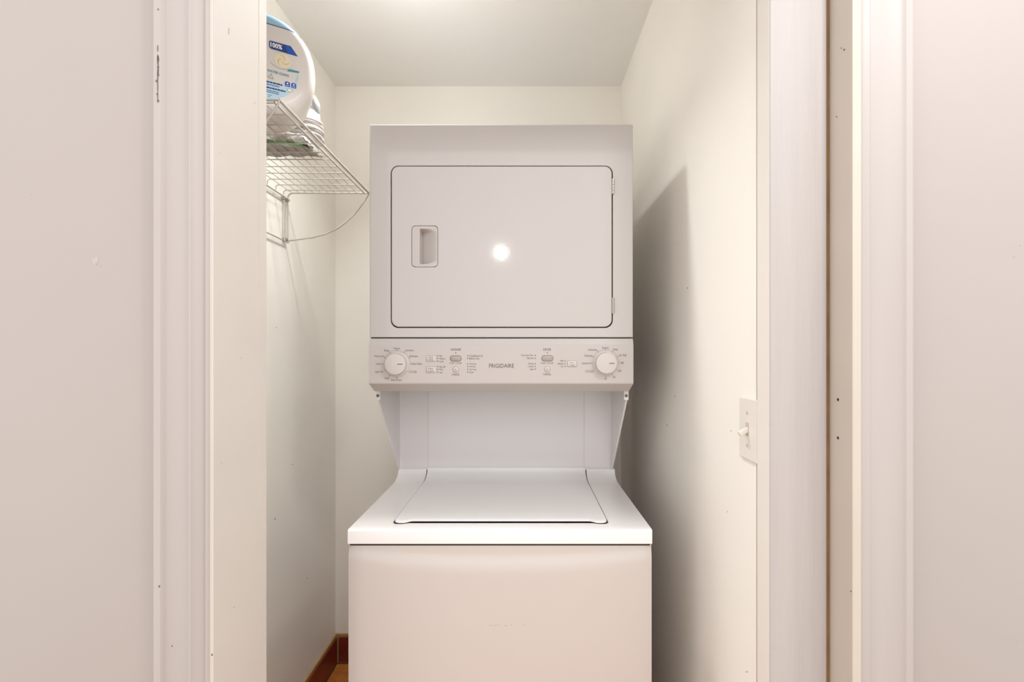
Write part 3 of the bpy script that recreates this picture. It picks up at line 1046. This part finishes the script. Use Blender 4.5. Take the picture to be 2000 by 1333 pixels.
for xx in (0.0575, 0.0705):
    poly(b, [(xx - 0.003, 0.0790), (xx + 0.003, 0.0790), (xx + 0.003, 0.0800), (xx - 0.003, 0.0800)], FY2 - 0.0002)
    poly(b, [(xx - 0.002, 0.0825), (xx + 0.002, 0.0825), (xx + 0.0012, 0.086), (xx - 0.0012, 0.086)], FY2 - 0.0002)
tub_obj('label_white_print', b, M['label_white'], body, recalc=False, kind='stuff')
b = B()
put_text(b, 'WATER CLEAN', 0.016, 0.0600, 0.0925, 0.0980, FY2, 0.02)
poly(b, [(0.056, 0.112), (0.082, 0.115), (0.082, 0.1185), (0.068, 0.1185), (0.060, 0.1165)], FY2)
tub_obj('label_teal_print', b, M['label_teal'], body, recalc=False, kind='stuff')
b = B()
put_text(b, 'A', 0.0215, 0.0265, 0.0850, 0.0900, FY2, 0.02)
put_text(b, 'TLE', 0.0160, 0.0290, 0.0775, 0.0830, FY2, 0.02)
tub_obj('label_grey_print', b, M['label_green'], body, recalc=False, kind='stuff')
b = B()
rnd = random.Random(5)
for z, x1, h in ((0.0755, 0.047, 0.0034), (0.0705, 0.041, 0.0018), (0.0625, 0.054, 0.0036), (0.0572, 0.040, 0.0016), (0.0535, 0.040, 0.0016), (0.0475, 0.026, 0.0012), (0.0435, 0.022, 0.0012)):
    x = 0.014 if h > 0.0013 else 0.018
    while x < x1:
        wd = rnd.uniform(0.003, 0.0075)
        poly(b, [(x, z), (min(x + wd, x1), z), (min(x + wd, x1), z + h), (x, z + h)], FY2)
        x += wd + 0.0007
tub_obj('label_small_print', b, M['label_navy'], body, recalc=False, kind='stuff')
# the yellow pod drawing: a swirl of three petals over a saucer line
b = B()
poly(b, [(0.0475 + 0.0175 * math.cos(2 * PI * k / 28), 0.1335 + 0.0165 * math.sin(2 * PI * k / 28)) for k in range(28)], FY2)
tub_obj('label_pod_disc', b, M['label_cream'], body, recalc=False)
for ph in (0, 120, 240):
    b = B()
    pa, pb = [], []
    for k in range(13):
        u = k / 12
        t = math.radians(ph + 150 * u)
        r = 0.002 + 0.0145 * u
        wdt = 0.0045 * math.sin(PI * min(1, u * 1.05 + 0.08)) * 0.8
        pa.append((0.0475 + (r + wdt * 0.5) * math.cos(t), 0.1335 + (r + wdt * 0.5) * math.sin(t)))
        pb.append((0.0475 + max(0, r - wdt * 0.5) * math.cos(t), 0.1335 + max(0, r - wdt * 0.5) * math.sin(t)))
    for k in range(12):
        poly(b, [pa[k], pa[k + 1], pb[k + 1], pb[k]], FY2 - 0.0002)
    tub_obj('label_pod_petal', b, M['label_yellow'], body, recalc=False)
b = B()
prev = None
for k in range(21):
    x = 0.022 + 0.045 * k / 20
    z = 0.1235 - 0.0085 * math.sin(PI * (k / 20) ** 0.8) - 0.004 * k / 20
    if prev: poly(b, [prev, (x, z), (x, z + 0.0011), (prev[0], prev[1] + 0.0011)], FY2 - 0.0001)
    prev = (x, z)
poly(b, [(0.062 + 0.0058 * math.cos(2 * PI * k / 16), 0.0695 + 0.0044 * math.sin(2 * PI * k / 16)) for k in range(16)], FY2)
tub_obj('label_line_print', b, M['label_green'], body, recalc=False, kind='stuff')
b = B(); poly(b, [(0.062 + 0.0045 * math.cos(2 * PI * k / 16), 0.0695 + 0.0032 * math.sin(2 * PI * k / 16)) for k in range(16)], FY2 - 0.0002)
tub_obj('label_oval', b, M['label_white'], body, recalc=False)

# ------------------------------------------------------------------ white iron with its cord, behind the tub
IR = thing('clothes_iron', 'white appliance with grey tip and white cord wound round its base, behind the tub', 'appliance', (-0.594, 1.328, SZ + 0.0345))
ix, iy, iz = IR.location
b = B()
secs = [(0.0, 0.036, 0.044, 0.0), (0.005, 0.040, 0.049, 0.0), (0.025, 0.040, 0.047, 0.001), (0.048, 0.037, 0.040, 0.004), (0.066, 0.031, 0.031, 0.009), (0.082, 0.024, 0.023, 0.015), (0.094, 0.015, 0.015, 0.020), (0.098, 0.006, 0.007, 0.021)]
rings = []
for z, a, c2, dx in secs:
    rings.append([b.verts.new((ix + dx + a * math.cos(2 * PI * j / 28), iy + c2 * math.sin(2 * PI * j / 28), iz + z)) for j in range(28)])
for p, q in zip(rings, rings[1:]): loops_bridge(b, p, q)
b.faces.new(rings[0]); b.faces.new(rings[-1])
obj('body', b, M['iron_white'], IR, smooth=50)
b = B()
rings = []
for k in range(13):
    u = k / 12
    a = max(0.0008, 0.0105 * math.sin(PI * min(1, 0.12 + 0.86 * u)) ** 0.8)
    rings.append([b.verts.new((ix + 0.036 - 0.008 * u + a * 0.9 * math.cos(2 * PI * j / 20), iy - 0.004 + a * 1.5 * math.sin(2 * PI * j / 20), iz + 0.080 + 0.048 * u)) for j in range(20)])
for p, q in zip(rings, rings[1:]): loops_bridge(b, p, q)
b.faces.new(rings[0]); b.faces.new(rings[-1])
obj('tip', b, M['iron_grey'], IR, smooth=50)
b = B()
pts = []
turns, n = 6, 40
for k in range(turns * n + 1):
    t = 2 * PI * k / n
    u = k / (turns * n)
    wob = 0.003 * math.sin(t * 0.37 + 1.0)
    pts.append((ix + (0.0425 + wob) * math.cos(t), iy + (0.051 + wob) * math.sin(t), iz + 0.0085 + 0.042 * u + 0.004 * math.sin(t + 0.6)))
tube(b, pts, 0.0035, 8)
obj('cord', b, M['cord'], IR, smooth=60)

# ------------------------------------------------------------------ soft plastic pack lying under and behind the tub
BG = thing('plastic_pack', 'crumpled grey plastic pack with green leaf print lying on the wire shelf', 'bag', (-0.655, 1.298, SZ + 0.0045))
bx, by, bz = BG.location
PW, PD = 0.098, 0.052
def pack_z(x, y, top):
    u, v = (x - bx) / PW, (y - by) / PD
    e = max(0, 1 - abs(u) ** 4) * max(0, 1 - abs(v) ** 4)
    wr = 0.0022 * math.sin(x * 210 + y * 90) * math.sin(y * 260 - x * 60)
    if top:
        return bz + min(0.0298, 0.004 + 0.031 * e ** 0.5 + wr * e)
    return bz + 0.0002 + max(0, wr) * 0.8 + 0.004 * (1 - e) * 0.5
b = B()
nx, nyy = 36, 26
gt, gb = [], []
for i in range(nx + 1):
    gt.append([]); gb.append([])
    for j in range(nyy + 1):
        x = bx - PW + 2 * PW * i / nx + 0.004 * math.sin(j * 0.8)
        y = by - PD + 2 * PD * j / nyy + 0.005 * math.sin(i * 0.6)
        gt[-1].append(b.verts.new((x, y, pack_z(x, y, True))))
        gb[-1].append(b.verts.new((x, y, pack_z(x, y, False))))
for g in (gt, gb):
    for i in range(nx):
        for j in range(nyy):
            b.faces.new((g[i][j], g[i + 1][j], g[i + 1][j + 1], g[i][j + 1]))
ra = [(i, 0) for i in range(nx + 1)] + [(nx, j) for j in range(1, nyy + 1)] + [(i, nyy) for i in range(nx - 1, -1, -1)] + [(0, j) for j in range(nyy - 1, 0, -1)]
loops_bridge(b, [gt[i][j] for i, j in ra], [gb[i][j] for i, j in ra])
pk = obj('pack_body', b, M['bag'], BG, smooth=60)
def pack_print(name, m, pts):
    """a printed patch on the underside of the pack"""
    b = B()
    n = len(pts)
    c = Vector((sum(p[0] for p in pts) / n, sum(p[1] for p in pts) / n, bz - 0.0006))
    vs = [b.verts.new((p[0], p[1], bz - 0.0006)) for p in pts]
    up = [b.verts.new((p[0], p[1], bz + 0.0030)) for p in pts]
    loops_bridge(b, vs, up)
    b.faces.new(vs); b.faces.new(up)
    obj(name, b, m, pk)
pack_print('green_leaf_print', M['bag_green'], [(-0.606, 1.2520), (-0.590, 1.2560), (-0.577, 1.2660), (-0.568, 1.2840), (-0.583, 1.2820), (-0.598, 1.2720)])
pack_print('green_streak_print', M['bag_green'], [(-0.668, 1.2475), (-0.606, 1.2505), (-0.606, 1.2545), (-0.668, 1.2515)])
pack_print('mint_print', M['bag_mint'], [(-0.585, 1.2470), (-0.566, 1.2500), (-0.563, 1.2640), (-0.574, 1.2630), (-0.586, 1.2540)])
pack_print('mint_print', M['bag_mint'], [(-0.668, 1.2550), (-0.610, 1.2590), (-0.596, 1.2780), (-0.612, 1.2780), (-0.640, 1.2640), (-0.668, 1.2620)])
pack_print('black_print', M['black'], [(-0.5745, 1.2680), (-0.566, 1.2710), (-0.560, 1.2880), (-0.566, 1.2880)])
S.camera = camo
